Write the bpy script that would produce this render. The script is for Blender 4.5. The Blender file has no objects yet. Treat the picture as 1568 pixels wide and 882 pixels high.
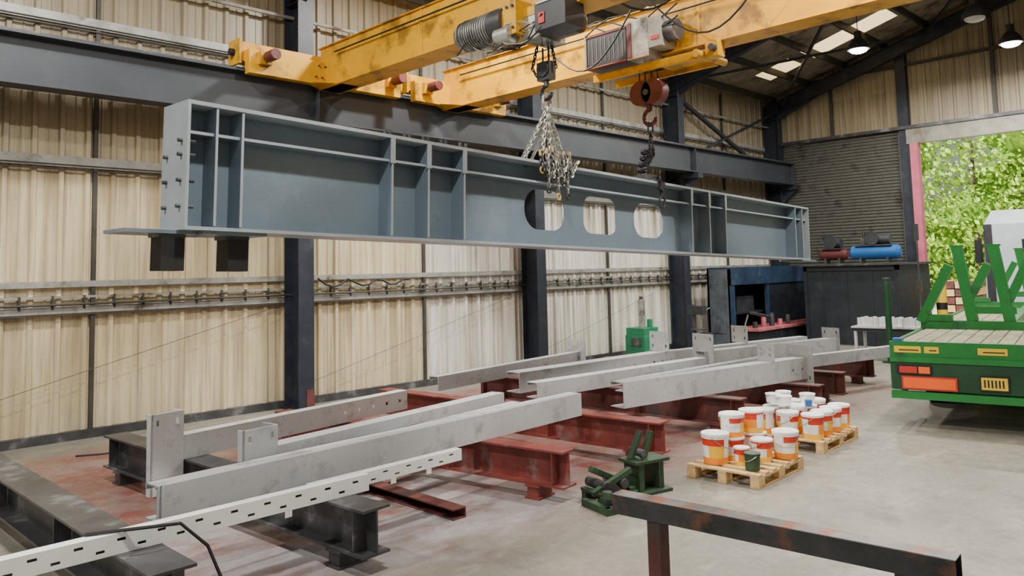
import bpy, bmesh, math, random
from mathutils import Vector, Matrix
random.seed(7)
SC = bpy.context.scene
rad = math.radians

# ------------------------------------------------------------------ materials
def mat(name, col, rough=0.55, metal=0.0, var=0.15, scale=3.0, bump=0.0, dirt=None, dirt_amt=0.0, dirt_scale=2.0,
        stretch=(1, 1, 1), emit=None, espow=0.0):
    m = bpy.data.materials.new(name); m.use_nodes = True
    nt = m.node_tree; N = nt.nodes; L = nt.links
    bs = N['Principled BSDF']
    bs.inputs['Roughness'].default_value = rough
    bs.inputs['Metallic'].default_value = metal
    tc = N.new('ShaderNodeTexCoord'); mp = N.new('ShaderNodeMapping'); mp.inputs['Scale'].default_value = stretch
    L.new(tc.outputs['Object'], mp.inputs['Vector'])
    no = N.new('ShaderNodeTexNoise'); no.inputs['Scale'].default_value = scale; no.inputs['Detail'].default_value = 6
    L.new(mp.outputs[0], no.inputs['Vector'])
    rp = N.new('ShaderNodeValToRGB')
    rp.color_ramp.elements[0].position = 0.3; rp.color_ramp.elements[1].position = 0.7
    rp.color_ramp.elements[0].color = (*[c * (1 - var) for c in col], 1)
    rp.color_ramp.elements[1].color = (*[min(1, c * (1 + var)) for c in col], 1)
    L.new(no.outputs['Fac'], rp.inputs['Fac'])
    out = rp.outputs['Color']
    if dirt:
        n2 = N.new('ShaderNodeTexNoise'); n2.inputs['Scale'].default_value = dirt_scale; n2.inputs['Detail'].default_value = 8
        n2.inputs['Roughness'].default_value = 0.65
        L.new(mp.outputs[0], n2.inputs['Vector'])
        r2 = N.new('ShaderNodeMapRange'); r2.inputs['From Min'].default_value = 0.62 - 0.25 * dirt_amt
        r2.inputs['From Max'].default_value = 0.72 - 0.15 * dirt_amt
        L.new(n2.outputs['Fac'], r2.inputs['Value'])
        mx = N.new('ShaderNodeMix'); mx.data_type = 'RGBA'; mx.inputs['B'].default_value = (*dirt, 1)
        L.new(r2.outputs[0], mx.inputs['Factor']); L.new(out, mx.inputs['A']); out = mx.outputs['Result']
    L.new(out, bs.inputs['Base Color'])
    if bump:
        b = N.new('ShaderNodeBump'); b.inputs['Strength'].default_value = bump; b.inputs['Distance'].default_value = 0.02
        L.new(no.outputs['Fac'], b.inputs['Height']); L.new(b.outputs[0], bs.inputs['Normal'])
    if emit:
        bs.inputs['Emission Color'].default_value = (*emit, 1); bs.inputs['Emission Strength'].default_value = espow
    return m

class NB:
    """tiny node helper"""
    def __init__(s, name):
        s.m = bpy.data.materials.new(name); s.m.use_nodes = True; s.nt = s.m.node_tree; s.N = s.nt.nodes; s.L = s.nt.links
        s.bs = s.N['Principled BSDF']; s.tc = s.N.new('ShaderNodeTexCoord'); s.sep = s.N.new('ShaderNodeSeparateXYZ')
        s.L.new(s.tc.outputs['Object'], s.sep.inputs[0]); s.X, s.Y, s.Z = s.sep.outputs
    def noise(s, scale, stretch=(1, 1, 1), detail=6, rough=0.55):
        mp = s.N.new('ShaderNodeMapping'); mp.inputs['Scale'].default_value = stretch; s.L.new(s.tc.outputs['Object'], mp.inputs[0])
        n = s.N.new('ShaderNodeTexNoise'); n.inputs['Scale'].default_value = scale; n.inputs['Detail'].default_value = detail
        n.inputs['Roughness'].default_value = rough; s.L.new(mp.outputs[0], n.inputs['Vector']); return n.outputs['Fac']
    def mr(s, v, a, b, c=0.0, d=1.0):
        n = s.N.new('ShaderNodeMapRange'); s.L.new(v, n.inputs['Value'])
        for k, q in zip(('From Min', 'From Max', 'To Min', 'To Max'), (a, b, c, d)): n.inputs[k].default_value = q
        return n.outputs[0]
    def op(s, o, a, b=None):
        n = s.N.new('ShaderNodeMath'); n.operation = o
        for i, v in enumerate((a, b)):
            if v is None: continue
            if isinstance(v, (int, float)): n.inputs[i].default_value = v
            else: s.L.new(v, n.inputs[i])
        return n.outputs[0]
    def mix(s, f, a, b):
        n = s.N.new('ShaderNodeMix'); n.data_type = 'RGBA'
        if isinstance(f, (int, float)): n.inputs['Factor'].default_value = f
        else: s.L.new(f, n.inputs['Factor'])
        for k, v in (('A', a), ('B', b)):
            if isinstance(v, tuple): n.inputs[k].default_value = (*v, 1)
            else: s.L.new(v, n.inputs[k])
        return n.outputs['Result']

def floor_mat():
    q = NB('concrete_floor')
    big = q.noise(0.5, detail=5); fine = q.noise(9, detail=8, rough=.7); mid = q.noise(2.2, detail=7, rough=.65)
    c = q.mix(q.mr(big, .35, .65), (.20, .185, .15), (.30, .28, .235))
    c = q.mix(q.mr(fine, .35, .75, 0, .55), c, (.14, .128, .105))
    c = q.mix(q.mr(mid, .50, .72, 0, .65), c, (.115, .105, .088))
    c = q.mix(q.mr(q.noise(.9, (1, 2.5, 1), detail=8, rough=.7), .55, .66, 0, .5), c, (.38, .36, .31))
    c = q.mix(q.mr(q.noise(.35, (1.5, .8, 1), detail=8, rough=.75), .56, .64, 0, .55), c, (.10, .09, .075))
    # red oxide over-spray zone under the trestles
    wob = q.op('MULTIPLY', q.op('SUBTRACT', big, .5), 3.0)
    wob2 = q.op('MULTIPLY', q.op('SUBTRACT', mid, .5), 2.0)
    x = q.op('ADD', q.X, wob); y = q.op('ADD', q.Y, wob2)
    mk = q.op('MULTIPLY', q.mr(x, 2.0, 2.8), q.mr(x, 16.5, 13.0))
    mk = q.op('MULTIPLY', mk, q.mr(y, 4.7, 6.2)); mk = q.op('MULTIPLY', mk, q.mr(y, 12.3, 11.5))
    pat = q.mr(mid, .34, .58, .35, 1.0)
    c = q.mix(q.op('MULTIPLY', mk, pat), c, (.19, .060, .052))
    # pale grey paint dust
    w = q.noise(1.1, (1, 1.6, 1), detail=7, rough=.65)
    dm = q.op('MULTIPLY', q.mr(x, 2.2, 3.0), q.mr(x, 7.0, 5.4)); dm = q.op('MULTIPLY', dm, q.mr(y, 8.0, 7.0)); dm = q.op('MULTIPLY', dm, q.mr(y, 4.8, 5.5))
    c = q.mix(q.op('MULTIPLY', q.mr(w, .36, .58, .05, .85), dm), c, (.38, .37, .385))
    c = q.mix(q.op('MULTIPLY', q.mr(q.noise(1.7), .52, .66, 0, .6), mk), c, (.24, .19, .185))
    c = q.mix(q.mr(q.noise(30), .66, .72, 0, .6), c, (.55, .53, .48))
    q.L.new(c, q.bs.inputs['Base Color'])
    q.L.new(q.mr(mid, .3, .7, .28, .55), q.bs.inputs['Roughness'])
    b = q.N.new('ShaderNodeBump'); b.inputs['Strength'].default_value = .15; b.inputs['Distance'].default_value = .01
    q.L.new(fine, b.inputs['Height']); q.L.new(b.outputs[0], q.bs.inputs['Normal'])
    return q.m

def wall_mat(name, gable=False):
    q = NB(name)
    st = q.noise(1.0, (5.0, 5.0, .22), detail=7, rough=.6)
    st2 = q.noise(1.0, (14, 14, .5), detail=5, rough=.6)
    bl = q.noise(.6, detail=5)
    c = q.mix(q.mr(bl, .3, .7), (.62, .52, .32), (.76, .66, .45))
    if not gable:
        pale = q.op('MULTIPLY', q.mr(q.X, 10.0, 10.3), q.mr(q.Z, 4.9, 4.6))
        c = q.mix(q.op('MULTIPLY', pale, .9), c, (.80, .80, .75))
    dirt = None
    for z0 in ((4.06, 6.2, 1.9) if not gable else (7.6, 9.0)):
        b = q.op('MULTIPLY', q.mr(q.Z, z0 + .02, z0 - .02), q.mr(q.Z, z0 - 1.3, z0 - .05))
        dirt = b if dirt is None else q.op('MAXIMUM', dirt, b)
    d = q.op('MULTIPLY', q.mr(st, .40, .60), q.mr(dirt, 0, 1, .40, 1.0))
    c = q.mix(q.op('MULTIPLY', d, .75), c, (.20, .135, .06))
    c = q.mix(q.mr(st2, .50, .70, 0, .6), c, (.25, .195, .11))
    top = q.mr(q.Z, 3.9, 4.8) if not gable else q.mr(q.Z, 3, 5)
    c = q.mix(q.op('MULTIPLY', top, .74 if not gable else .66), c, (.155, .125, .085))  # left wall's upper dimness put into the colour; gable's is dirt
    low = q.op('MULTIPLY', q.mr(q.Z, 1.0, .0), q.mr(st, .4, .6))
    c = q.mix(q.op('MULTIPLY', low, .6), c, (.34, .30, .22))
    q.L.new(c, q.bs.inputs['Base Color']); q.bs.inputs['Roughness'].default_value = .42
    return q.m

M = {}
M['floor'] = floor_mat()
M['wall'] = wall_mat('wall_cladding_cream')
M['gable'] = wall_mat('gable_cladding', True)
M['roof'] = mat('roof_sheet', (.26, .22, .165), .7, var=.25, scale=1.5, dirt=(.10, .08, .055), dirt_amt=.5)
M['frame'] = mat('frame_paint_dark', (.018, .023, .036), .5, var=.3, dirt=(.04, .042, .05), dirt_amt=.25, dirt_scale=3)
M['runway'] = mat('runway_paint', (.036, .042, .052), .5, var=.15, scale=1, dirt=(.05, .054, .062), dirt_amt=.3, dirt_scale=1.2)
M['rail'] = mat('galvanised_rail', (.36, .36, .34), .5, .3, var=.3, scale=4, dirt=(.12, .10, .07), dirt_amt=.4)
M['trimdk'] = mat('dark_trim', (.045, .042, .034), .6, var=.3)
M['yellow'] = mat('crane_yellow', (.66, .33, .002), .42, var=.12, scale=1.5, dirt=(.24, .115, .006), dirt_amt=.42, dirt_scale=2.2)
M['girder'] = mat('girder_bluegrey_paint', (.14, .185, .23), .38, var=.06, scale=1.2, dirt=(.175, .225, .275), dirt_amt=.3, dirt_scale=1)
M['girderlt'] = mat('girder_edge_lit', (.32, .36, .39), .38, var=.08)  # girder grey lightened, light on the edges put into colour
M['grey'] = mat('member_grey_paint', (.47, .48, .49), .42, var=.12, scale=2, dirt=(.33, .33, .335), dirt_amt=.4, dirt_scale=4)
M['white'] = mat('member_pale_paint', (.66, .66, .66), .45, var=.06, dirt=(.48, .48, .47), dirt_amt=.3, dirt_scale=6)
M['slot'] = mat('slotted_pale_paint', (.80, .80, .79), .45, var=.05)
M['red'] = mat('red_oxide_steel', (.20, .043, .034), .55, var=.3, scale=4, dirt=(.24, .15, .135), dirt_amt=.2, dirt_scale=3)
M['redbr'] = mat('red_brown_steel', (.12, .035, .03), .6, var=.35, scale=5, dirt=(.05, .04, .04), dirt_amt=.4, dirt_scale=3)
M['dksteel'] = mat('dark_mill_steel', (.075, .075, .08), .40, .4, var=.35, scale=3, dirt=(.22, .22, .22), dirt_amt=.25, dirt_scale=3)
M['black'] = mat('black_rubber', (.010, .010, .012), .6, var=.2)
M['chain'] = mat('chain_steel', (.40, .38, .34), .4, .8, var=.4, scale=20)
M['chaindk'] = mat('chain_dark_steel', (.04, .04, .045), .5, .6, var=.4, scale=20)
M['chainyel'] = mat('chain_hook_yellow', (.5, .36, .08), .5, var=.2)
M['silver'] = mat('hoist_silver', (.42, .42, .40), .35, .6, var=.35, scale=6, dirt=(.07, .065, .06), dirt_amt=.5)
M['dkgrey'] = mat('dark_grey_box', (.028, .03, .036), .5, var=.3)
M['maroon'] = mat('hook_block_red', (.11, .022, .024), .5, var=.3, scale=6)
M['redp'] = mat('signal_red', (.55, .03, .02), .45, var=.1)
M['orange'] = mat('orange_reflector', (.85, .12, .015), .35, var=.08, emit=(.9, .10, .01), espow=.15)  # weak glow put into the reflector colour
M['green'] = mat('trailer_green', (.014, .20, .038), .38, var=.15, scale=2, dirt=(.02, .11, .04), dirt_amt=.3)
M['greendk'] = mat('trailer_green_dark', (.008, .055, .02), .5, var=.2)
M['green2'] = mat('machine_green', (.015, .19, .09), .45, var=.2)
M['olive'] = mat('old_green_steel', (.028, .065, .028), .55, var=.4, scale=8, dirt=(.02, .02, .02), dirt_amt=.5)
M['wood'] = mat('pallet_pine', (.62, .41, .18), .7, var=.25, scale=3, stretch=(1, 6, 6), bump=.2)
M['deck'] = mat('trailer_timber_deck', (.30, .28, .19), .75, var=.3, scale=3, stretch=(1, 8, 1), bump=.2)
M['pailw'] = mat('pail_white', (.90, .90, .88), .35, var=.03)
M['pailr'] = mat('pail_red', (.66, .035, .012), .35, var=.06)
M['pailo'] = mat('pail_orange', (.92, .28, .01), .35, var=.06)
M['paily'] = mat('pail_yellow', (.94, .52, .03), .35, var=.06)
M['blue'] = mat('compressor_blue', (.02, .12, .36), .35, var=.1)
M['cont'] = mat('container_dark', (.012, .017, .024), .55, var=.3, dirt=(.03, .032, .035), dirt_amt=.3)
M['boothb'] = mat('booth_blue', (.016, .036, .072), .5, var=.3, dirt=(.06, .08, .10), dirt_amt=.25)
M['boothg'] = mat('booth_grey', (.085, .10, .12), .5, var=.3, dirt=(.03, .036, .045), dirt_amt=.4)
M['pinkst'] = mat('pink_primer', (.50, .14, .16), .6, var=.25, dirt=(.3, .08, .08), dirt_amt=.5)
M['jamb'] = mat('door_jamb_pink', (.62, .14, .22), .5, var=.15)
M['shutter'] = mat('shutter_grey', (.12, .12, .105), .5, .2, var=.2, scale=2, dirt=(.06, .055, .05), dirt_amt=.4)
M['lintel'] = mat('lintel_grey', (.30, .285, .24), .6, var=.2, dirt=(.18, .16, .12), dirt_amt=.4)
M['rustrail'] = mat('barrier_steel', (.05, .05, .053), .42, .4, var=.4, scale=6, dirt=(.17, .08, .05), dirt_amt=.35, dirt_scale=5)
M['rusttop'] = mat('barrier_top_steel', (.26, .25, .25), .4, .4, var=.4, scale=7, dirt=(.46, .13, .055), dirt_amt=.45, dirt_scale=6)
M['leaf'] = mat('leaves', (.42, .66, .07), .6, var=.35, scale=.9)
M['leafdk'] = mat('leaves_dark', (.20, .38, .035), .8, var=.5, scale=1.5)
M['bark'] = mat('bark', (.12, .08, .05), .9)
M['yard'] = mat('yard_ground', (.55, .50, .42), .9, var=.2, scale=.5)
M['cabw'] = mat('cab_white', (.60, .67, .74), .35, var=.05)
M['glass'] = mat('dark_glass', (.03, .04, .05), .1, var=.05)
M['plate'] = mat('number_plate_yellow', (.82, .56, .03), .4, var=.05)
M['lens'] = mat('lamp_lens', (.9, .9, .9), .4, emit=(1, .98, .92), espow=40)
M['lensoff'] = mat('lamp_lens_unlit', (.4, .4, .4), .3)
def skymat():
    m = bpy.data.materials.new('rooflight_translucent'); m.use_nodes = True; N = m.node_tree.nodes; L = m.node_tree.links
    N.remove(N['Principled BSDF']); t = N.new('ShaderNodeBsdfTranslucent'); d = N.new('ShaderNodeBsdfDiffuse'); mx = N.new('ShaderNodeMixShader')
    n = N.new('ShaderNodeTexNoise'); n.inputs['Scale'].default_value = 1.3; r = N.new('ShaderNodeValToRGB')
    r.color_ramp.elements[0].position = .35; r.color_ramp.elements[0].color = (.50, .34, .14, 1); r.color_ramp.elements[1].position = .6; r.color_ramp.elements[1].color = (.80, .62, .34, 1)
    L.new(n.outputs['Fac'], r.inputs[0]); L.new(r.outputs[0], t.inputs[0]); d.inputs[0].default_value = (.8, .7, .5, 1); mx.inputs[0].default_value = .2
    L.new(t.outputs[0], mx.inputs[1]); L.new(d.outputs[0], mx.inputs[2]); L.new(mx.outputs[0], N['Material Output'].inputs[0]); return m
M['skylight'] = skymat()

# ------------------------------------------------------------------ mesh builder
CF = [(0, 1, 3, 2), (4, 6, 7, 5), (0, 4, 5, 1), (2, 3, 7, 6), (0, 2, 6, 4), (1, 5, 7, 3)]
class B:
    def __init__(s, name, T=None):
        s.name = name; s.v = []; s.f = []; s.fm = []; s.mats = []; s.T = T or Matrix.Identity(4)
    def mi(s, m):
        if m not in s.mats: s.mats.append(m)
        return s.mats.index(m)
    def add(s, vs, fs, m):
        o = len(s.v); s.v += [Vector(v) for v in vs]; i = s.mi(m)
        for q in fs: s.f.append([o + k for k in q]); s.fm.append(i)
    def b2(s, lo, hi, m):
        s.add([(x, y, z) for x in (lo[0], hi[0]) for y in (lo[1], hi[1]) for z in (lo[2], hi[2])], CF, m)
    def box(s, c, d, m, rot=None):
        h = [k / 2 for k in d]; vs = [Vector((x, y, z)) for x in (-h[0], h[0]) for y in (-h[1], h[1]) for z in (-h[2], h[2])]
        if rot:
            E = Matrix.Rotation(rot[2], 3, 'Z') @ Matrix.Rotation(rot[1], 3, 'Y') @ Matrix.Rotation(rot[0], 3, 'X'); vs = [E @ v for v in vs]
        s.add([v + Vector(c) for v in vs], CF, m)
    def ext(s, prof, p0, p1, m, up=(0, 0, 1), cap=True):
        p0 = Vector(p0); p1 = Vector(p1); d = (p1 - p0).normalized(); up = Vector(up)
        side = up.cross(d).normalized(); u = d.cross(side).normalized(); n = len(prof)
        vs = [p + side * a + u * b for p in (p0, p1) for a, b in prof]
        fs = [(i, (i + 1) % n, n + (i + 1) % n, n + i) for i in range(n)]
        if cap: fs += [tuple(range(n))[::-1], tuple(range(n, 2 * n))]
        s.add(vs, fs, m)
    def bar(s, p0, p1, w, h, m, up=(0, 0, 1)):
        s.ext([(-w / 2, -h / 2), (w / 2, -h / 2), (w / 2, h / 2), (-w / 2, h / 2)], p0, p1, m, up)
    def cyl(s, p0, p1, r, m, r2=None, n=14):
        p0 = Vector(p0); p1 = Vector(p1); d = (p1 - p0).normalized(); a = Vector((0, 0, 1)) if abs(d.z) < .9 else Vector((1, 0, 0))
        x = d.cross(a).normalized(); y = d.cross(x); r2 = r if r2 is None else r2
        vs = [p0 + (x * math.cos(t) + y * math.sin(t)) * r for t in [2 * math.pi * i / n for i in range(n)]]
        vs += [p1 + (x * math.cos(t) + y * math.sin(t)) * r2 for t in [2 * math.pi * i / n for i in range(n)]]
        s.add(vs, [(i, (i + 1) % n, n + (i + 1) % n, n + i) for i in range(n)] + [tuple(range(n))[::-1], tuple(range(n, 2 * n))], m)
    def lathe(s, c, prof, m, n=20, mf=None):
        c = Vector(c); vs = []
        for r, z in prof:
            for i in range(n):
                t = 2 * math.pi * i / n; vs.append(c + Vector((r * math.cos(t), r * math.sin(t), z)))
        for k in range(len(prof) - 1):
            for i in range(n):
                j = (i + 1) % n; fc = [vs[k * n + i], vs[k * n + j], vs[(k + 1) * n + j], vs[(k + 1) * n + i]]
                s.add(fc, [(0, 1, 2, 3)], mf(k, i) if mf else m)
        s.add(vs[-n:], [tuple(range(n))], mf(len(prof) - 2, 0) if mf else m)
    def tube(s, pts, r, m, n=8):
        pts = [Vector(p) for p in pts]; vs = []; N = len(pts)
        for i, p in enumerate(pts):
            d = (pts[min(i + 1, N - 1)] - pts[max(i - 1, 0)]).normalized(); a = Vector((0, 0, 1)) if abs(d.z) < .95 else Vector((1, 0, 0))
            x = d.cross(a).normalized(); y = d.cross(x)
            for k in range(n):
                t = 2 * math.pi * k / n; vs.append(p + (x * math.cos(t) + y * math.sin(t)) * r)
        fs = [(i * n + k, i * n + (k + 1) % n, (i + 1) * n + (k + 1) % n, (i + 1) * n + k) for i in range(N - 1) for k in range(n)]
        fs += [tuple(range(n))[::-1], tuple(range((N - 1) * n, N * n))]
        s.add(vs, fs, m)
    def torus(s, c, R, r, m, a, b, L=0.0, n=12, k=6):
        """ring in plane (a,b); elongated by L along a"""
        c = Vector(c); a = Vector(a).normalized(); b = Vector(b).normalized(); nn = a.cross(b); vs = []
        for i in range(n):
            t = 2 * math.pi * i / n; rd = a * math.cos(t) + b * math.sin(t)
            o = c + rd * R + a * (L / 2 * (1 if math.cos(t) > 1e-6 else -1 if math.cos(t) < -1e-6 else 0))
            for j in range(k):
                q = 2 * math.pi * j / k; vs.append(o + rd * (r * math.cos(q)) + nn * (r * math.sin(q)))
        s.add(vs, [(i * k + j, i * k + (j + 1) % k, ((i + 1) % n) * k + (j + 1) % k, ((i + 1) % n) * k + j) for i in range(n) for j in range(k)], m)
    def chain(s, pts, m, ll=.06, r=.008):
        pts = [Vector(p) for p in pts]; segs = [(pts[k], pts[k + 1]) for k in range(len(pts) - 1)]
        tot = sum((b - a).length for a, b in segs); n = max(2, int(tot / (ll * .72)))
        for q in range(n):
            t = (q + .5) / n * tot
            for a, b in segs:
                l = (b - a).length
                if t <= l: break
                t -= l
            p = a + (b - a) * min(1, t / l); dr = (b - a).normalized(); x = dr.cross(Vector((.3, .8, .1)) if abs(dr.z) > .8 else Vector((0, 0, 1))).normalized(); y = dr.cross(x)
            s.torus(p, ll * .27, r, m, dr, x if q % 2 else y, L=ll * .45, n=8, k=5)
    def grid(s, xs, zs, holes, t, m, org, ax, az):
        """plate with rectangular holes. org corner, ax/az unit vecs; thickness along ax x az"""
        ax = Vector(ax); az = Vector(az); nn = ax.cross(az).normalized() * t; org = Vector(org)
        nx = len(xs) - 1; nz = len(zs) - 1
        P = lambda i, j, k: org + ax * xs[i] + az * zs[j] + nn * k
        solid = lambda i, j: 0 <= i < nx and 0 <= j < nz and (i, j) not in holes
        for i in range(nx):
            for j in range(nz):
                if not solid(i, j): continue
                s.add([P(i, j, 0), P(i + 1, j, 0), P(i + 1, j + 1, 0), P(i, j + 1, 0)], [(3, 2, 1, 0)], m)
                s.add([P(i, j, 1), P(i + 1, j, 1), P(i + 1, j + 1, 1), P(i, j + 1, 1)], [(0, 1, 2, 3)], m)
                for (di, dj, e0, e1) in ((-1, 0, (i, j), (i, j + 1)), (1, 0, (i + 1, j), (i + 1, j + 1)), (0, -1, (i, j), (i + 1, j)), (0, 1, (i, j + 1), (i + 1, j + 1))):
                    if not solid(i + di, j + dj): s.add([P(*e0, 0), P(*e1, 0), P(*e1, 1), P(*e0, 1)], [(0, 1, 2, 3)], m)
    def done(s, parent=None, bevel=0, smooth=35, origin=None, fix=True):
        me = bpy.data.meshes.new(s.name); vs = [s.T @ v for v in s.v]
        if origin is None:
            xs = [v.x for v in vs]; ys = [v.y for v in vs]; zs = [v.z for v in vs]
            origin = Vector(((min(xs) + max(xs)) / 2, (min(ys) + max(ys)) / 2, min(zs)))
        origin = Vector(origin)
        me.from_pydata([v - origin for v in vs], [], s.f)
        for m in s.mats: me.materials.append(M[m])
        me.polygons.foreach_set('material_index', s.fm)
        if fix:
            bm = bmesh.new(); bm.from_mesh(me); bmesh.ops.remove_doubles(bm, verts=bm.verts, dist=.0002)
            bmesh.ops.recalc_face_normals(bm, faces=bm.faces); bm.to_mesh(me); bm.free()
        if smooth:
            me.polygons.foreach_set('use_smooth', [True] * len(me.polygons)); me.set_sharp_from_angle(angle=rad(smooth))
        o = bpy.data.objects.new(s.name, me); SC.collection.objects.link(o); o.location = origin
        if bevel:
            b = o.modifiers.new('bev', 'BEVEL'); b.width = bevel; b.segments = 2; b.limit_method = 'ANGLE'; b.angle_limit = rad(50)
        if parent: o.parent = parent; o.matrix_parent_inverse = parent.matrix_world.inverted()
        return o

def empty(name, loc=(0, 0, 0)):
    e = bpy.data.objects.new(name, None); SC.collection.objects.link(e); e.location = loc; e.empty_display_size = .2
    bpy.context.view_layer.update(); return e

def I_prof(h, w, tf=.018, tw=.012):
    return [(-w/2, 0), (w/2, 0), (w/2, tf), (tw/2, tf), (tw/2, h-tf), (w/2, h-tf), (w/2, h), (-w/2, h), (-w/2, h-tf), (-tw/2, h-tf), (-tw/2, tf), (-w/2, tf)]
def C_prof(h, w, t=.012, flip=1):
    return [(0, 0), (flip*w, 0), (flip*w, t), (flip*t, t), (flip*t, h-t), (flip*w, h-t), (flip*w, h), (0, h)]

# ------------------------------------------------------------------ camera
f=1200.0; PX, PY = 784.0, 315.0; yaw = rad(45.2); pt = rad(4.76); rl = rad(1.4)
F0 = Vector((math.cos(yaw), math.sin(yaw), 0)); R0 = Vector((math.sin(yaw), -math.cos(yaw), 0)); Zv = Vector((0, 0, 1))
Fv = F0*math.cos(pt)+Zv*math.sin(pt); U0 = Zv*math.cos(pt)-F0*math.sin(pt)
Rv = R0*math.cos(rl)-U0*math.sin(rl); Uv = U0*math.cos(rl)+R0*math.sin(rl)
cam = bpy.data.cameras.new('camera'); co = bpy.data.objects.new('camera', cam); SC.collection.objects.link(co)
cam.sensor_width = 36; cam.lens = 36*f/1568; cam.shift_y = -(441-PY)/1568; cam.clip_end = 400
co.matrix_world = Matrix(((Rv.x, Uv.x, -Fv.x, 0), (Rv.y, Uv.y, -Fv.y, 0), (Rv.z, Uv.z, -Fv.z, 2.3), (0, 0, 0, 1)))
SC.camera = co

# ------------------------------------------------------------------ room shell
WX0, WX1, WY, YR = -7.0, 25.5, 12.9, -11.0
RIDGE = 1.0; EZ = 7.95; SL = .287
def roofz(y): return EZ + (WY - y) * SL if y > RIDGE else EZ + (WY - RIDGE) * SL - (RIDGE - y) * SL

b = B('floor'); b.b2((WX0, YR, -.15), (WX1 + .3, WY + .3, 0), 'floor'); b.done(origin=(0, 0, 0), smooth=0)
b = B('yard_ground'); b.b2((WX1 + .3, -30, -.15), (110, 60, -.01), 'yard'); b.done(origin=(0, 0, 0), smooth=0)

def ribbed(name, m, a0, a1, z0, z1, axis, pos, out, pitch=.333, d=.035):
    b = B(name); prof = []; a = a0
    while a < a1 - .01:
        for o, k in ((0, 0), (pitch*.36, 0), (pitch*.38, .25), (pitch*.42, .25), (pitch*.44, 0), (pitch - .10, 0), (pitch - .08, 1), (pitch - .02, 1)):
            if a + o <= a1: prof.append((a + o, k*d))
        a += pitch
    prof.append((a1, 0)); n = len(prof); vs = []
    for zz in (z0, z1):
        for a, k in prof:
            z = zz(a) if callable(zz) else zz
            vs.append((a, pos + out*k, z) if axis == 'x' else (pos + out*k, a, z))
    fs = [(i, i+1, n+i+1, n+i) for i in range(n-1)]
    o = len(vs); po = pos - out*.06
    for zz in (z0, z1):
        for a in (a0, a1):
            z = zz(a) if callable(zz) else zz
            vs.append((a, po, z) if axis == 'x' else (po, a, z))
    fs.append((o, o+1, o+3, o+2)); fs.append((0, o, o+2, n)); fs.append((n-1, o+1, o+3, 2*n-1))
    b.add(vs, fs, m); return b
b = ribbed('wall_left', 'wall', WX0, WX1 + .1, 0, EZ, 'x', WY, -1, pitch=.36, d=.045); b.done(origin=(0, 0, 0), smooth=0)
b = ribbed('wall_far', 'gable', 1.0, WY, lambda a: 6.30 if a > 8.3 else 5.95, lambda a: roofz(a), 'y', WX1, -1, pitch=.40)
b.b2((WX1, 12.35, 0), (WX1 + .06, WY, 6.3), 'gable'); b.b2((WX1, 8.2, 0), (WX1 + .06, 8.6, 6.3), 'gable')
b.done(origin=(0, 0, 0), smooth=0)
b = ribbed('wall_far', 'gable', YR, 1.0, 0, lambda a: roofz(a), 'y', WX1, -1, pitch=.40); b.done(origin=(0, 0, 0), smooth=0)

b = B('ceiling')
lights_x = [(3.4, 4.5), (9.4, 10.5), (15.4, 16.5), (22.7, 23.7)]  # strips in the nearer bays are added for the light they give
xs = sorted(set([WX0 - .3, WX1 + .4] + [v for p in lights_x for v in p]))
ys_ = (WY + .2, 11.8, 10.7, 10.3, 7.8, 5.0, RIDGE, -4, YR)
for i in range(len(xs)-1):
    sk = [k for k, p in enumerate(lights_x) if abs(xs[i]-p[0]) < .01]
    for j in range(len(ys_)-1):
        ya, yb = ys_[j], ys_[j+1]
        mm = 'skylight' if sk and (j in (1, 3) or (j in (5, 6) and sk[0] < 3)) else 'roof'
        za, zb = roofz(ya), roofz(yb)
        b.add([(xs[i], ya, za), (xs[i+1], ya, za), (xs[i+1], yb, zb), (xs[i], yb, zb)], [(0, 1, 2, 3)], mm)
b.done(origin=(0, 0, 0), smooth=0)
b = B('roof_purlins'); y = 12.5
while y > YR:
    z = roofz(y) - .13; b.ext(C_prof(.2, .07, .01), (WX0, y, z - .08), (WX1, y, z - .08), 'trimdk'); y -= 1.25
b.done(smooth=0)
fx = [1.1, 7.1, 13.1, 19.1, 25.15]
for x in fx:
    b = B('portal_frame_column')
    for (y0, y1) in ((12.28, 12.30), (12.76, 12.78)): b.b2((x-.15, y0, .03), (x+.15, y1, 7.75), 'frame')
    b.b2((x-.008, 12.30, .03), (x+.008, 12.76, 7.75), 'frame')
    b.b2((x-.2, 12.2, 0), (x+.2, 12.80, .03), 'frame')
    for zz in (4.7, 7.2): b.b2((x-.14, 12.30, zz), (x+.14, 12.76, zz+.015), 'frame')
    if x < 8: b.b2((x, 12.272, .03), (x+.15, 12.28, .34), 'redbr')
    b.b2((x-.12, 11.72, 4.78), (x+.12, 12.28, 4.93), 'frame'); b.add([(x-.01, 11.8, 4.78), (x-.01, 12.28, 4.78), (x-.01, 12.28, 4.35), (x+.01, 11.8, 4.78), (x+.01, 12.28, 4.78), (x+.01, 12.28, 4.35)], [(0, 1, 2), (3, 5, 4), (0, 3, 4, 1), (1, 4, 5, 2), (2, 5, 3, 0)], 'frame')
    b.done(smooth=0)
b = B('roof_rafters')
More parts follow.
